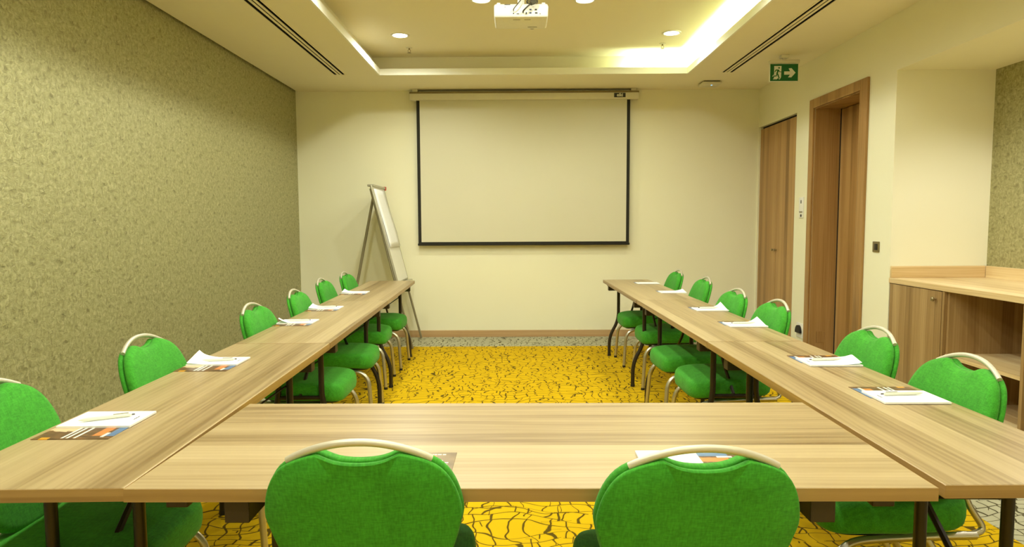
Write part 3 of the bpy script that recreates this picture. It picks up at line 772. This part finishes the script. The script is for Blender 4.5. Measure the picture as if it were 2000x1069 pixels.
# side chairs: (x of back top, y, extra turn)
ch0 = make_chair(); first = True
GL, GRR, GH = 'green chairs along the left table row', 'green chairs along the right table row', 'green chairs at the head table'
CH = []
L_lab = ['green fabric chair cut off by the left picture edge, nearest in the left row', 'green fabric chair second nearest in the left row, tall against the wallpaper',
         'green fabric chair third nearest in the left row', 'green fabric chair fourth nearest in the left row', 'green fabric chair second from the easel end of the left row', 'green fabric chair at the far end of the left row, by the easel']
def ledge(y): return -1.356 - .032*(y-2.2) - (.006*(y-3.2) if y > 3.2 else 0)
for y, lb, dx, tr_ in zip((1.86, 2.64, 3.71, 4.51, 5.42, 6.12), L_lab, (-.115, -.062, -.008, 0, -.048, -.012), (.0, .0, -.02, .02, .0, -.03)):
    CH.append((ledge(y)-.102+.285+dx, y, -math.pi/2+.03+tr_, lb, GL))
R_lab = ['green fabric chair nearest in the right row, in front of the open shelves', 'green fabric chair second nearest in the right row, in front of the cupboard door',
         'green fabric chair third nearest in the right row, in front of the closet', 'green fabric chair fourth nearest in the right row', 'green fabric chair second from the far end of the right row', 'green fabric chair at the far end of the right row']
for y, lb, tr_, dx in zip((2.17, 2.77, 3.76, 4.40, 5.38, 6.22), R_lab, (.0, -.02, .03, .06, .0, .02), (0, .02, .0, -.012, .062, .052)):
    ed = 1.424 if y < 4 else 1.424-.008*(y-4)
    CH.append((ed+.102-.285+dx, y, math.pi/2+tr_, lb, GRR))
CH.append((-.336, 1.318+.285, .03, 'green fabric chair seen from behind at the head table, on the left', GH))
CH.append((.378, 1.275+.285, .0, 'green fabric chair seen from behind at the head table, on the right', GH))
for i, (x, y, rz, lb, g) in enumerate(CH):
    c = ch0 if i == 0 else copy_tree(ch0)
    c.location = (x, y, 0); c.rotation_euler = (0, 0, rz); tag(c, lb, 'chair', g)

# ------------------------------------------------------------------ notepads, brochures, pens
def sheet_mesh(curl, seed):
    """top page, 0.21 x 0.148, its chair-side end lifted by `curl`"""
    rnd = random.Random(seed); n, m = 18, 12; vs, fs = [], []
    pk = rnd.uniform(.35, .95)
    for i in range(n+1):
        u = i/n
        for j in range(m+1):
            v = j/m
            k = max(0, (u-.62)/.38); h = curl*k**1.6*max(0, 1-abs(v-pk)*1.5)
            vs.append((-.105+.21*u-h*.45, -.074+.148*v, .0062+h))
    for i in range(n):
        for j in range(m):
            a = i*(m+1)+j; fs.append((a, a+1, a+m+2, a+m+1))
    return vs, fs
GP, GB, GN = 'white notepads on the tables', 'printed brochures under the notepads', 'pens on the notepads'
pen_me = None
def place(x, y, rz, curl, where, bro_off, seed, pen=True, pen_rot=.0, logo=True, bro='bro', pad=True):
    """local +x points towards the chair, local y along the row"""
    c, s = math.cos(rz), math.sin(rz)
    R = lambda a, b: (x+c*a-s*b, y+s*a+c*b)
    if bro:
        bx_, by_ = R(*bro_off[:2]); fl = bro_off[2]
        b = MB().box(-.105, .105, -.074, .074, 0, .0016).obj('brochure', MAT[bro], loc=(bx_, by_, TT))
        b.rotation_euler = (0, 0, rz+fl); tag(b, 'dark printed brochure '+where, 'brochure', GB)
    if not pad: return
    z = TT+.0017
    p = tag(empty('notepad', (x, y, z), rz), 'white notepad '+where, 'notepad', GP)
    MB().box(-.105, .105, -.074, .074, 0, .006).obj('page_block', MAT['sheet'], p)
    if curl:
        vs, fs = sheet_mesh(curl, seed); q = MB().add(vs, fs).obj('lifted_page', MAT['sheet'], p, 60)
    if logo:
        lm = MB()
        for k, h in enumerate((.004, .003, .0045, .003, .0036, .003)):
            lm.box(-.086, -.086+h, -.018+k*.0058, -.0138+k*.0058, .0061, .0066)
        lm.obj('logo', MAT['grey'], p)
    if pen:
        a = tag(empty('pen', R(.0, .012)+(z+.0125,), rz+pen_rot), 'cream ballpoint pen on the notepad '+where, 'pen', GN)
        MB().tube([(-.068, 0, 0), (-.06, 0, 0), (.045, 0, 0), (.058, 0, 0), (.068, 0, 0)], [.003, .0055, .0055, .004, .0012], 10).obj('barrel', MAT['penwhite'], a, 50)
        MB().box(-.06, -.02, -.0015, .0015, .0055, .0075).obj('clip', MAT['alu'], a)
        MB().tube([(-.076, 0, 0), (-.068, 0, 0)], .0025, 8).obj('button', MAT['grey'], a, 50)
PI = math.pi
LPOS = [(-1.220, 1.925, 0, 'nearest the viewer on the left row'), (-1.262, 2.757, .045, 'second nearest on the left row'), (-1.300, 3.898, .03, 'third nearest on the left row'),
        (-1.318, 4.545, .03, 'fourth nearest on the left row'), (-1.362, 5.575, .03, 'at the far end of the left row')]
for i, (x, y, cu_, wh) in enumerate(LPOS):
    # left chairs lie towards -x: local +x = -x  (rotate by pi); near side = local +y
    place(x, y, PI+.02, cu_, wh, (.004, .098 if i < 2 else .07, PI), i, pen=i < 4, pen_rot=.45 if i == 0 else .2)
RPOS = [(1.285, 2.145, 0, 'nearest the viewer on the right row'), (1.295, 2.700, .03, 'second nearest on the right row'), (1.300, 3.710, .035, 'third nearest on the right row'),
        (1.300, 4.385, .04, 'fourth nearest on the right row'), (1.312, 5.500, .02, 'second from the far end of the right row'), (1.270, 6.330, .0, 'at the far end of the right row')]
for i, (x, y, cu_, wh) in enumerate(RPOS):
    place(x, y, -.01, cu_, wh, (-.006, .078, PI), 20+i, pen=i < 4, pen_rot=.08)
# head table
b = MB().box(-.074, .074, -.105, .105, 0, .0016, .0006).obj('brochure', MAT['bro2'], loc=(-.226, 1.535, TT)); b.rotation_euler = (0, 0, -.01)
tag(b, 'brown brochure with white lettering on the head table beside the left chair', 'brochure', GB)
p = tag(empty('notepad', (.375, 1.527, TT+.0017)), 'white notepad on the head table behind the right chair', 'notepad', GP)
MB().box(-.074, .074, -.105, .105, 0, .006).obj('page_block', MAT['sheet'], p)
b = MB().box(-.105, .105, -.074, .074, 0, .0016).obj('brochure', MAT['bro'], loc=(.478, 1.525, TT)); b.rotation_euler = (0, 0, PI/2)
tag(b, 'brown and blue brochure on the head table behind the right chair', 'brochure', GB)
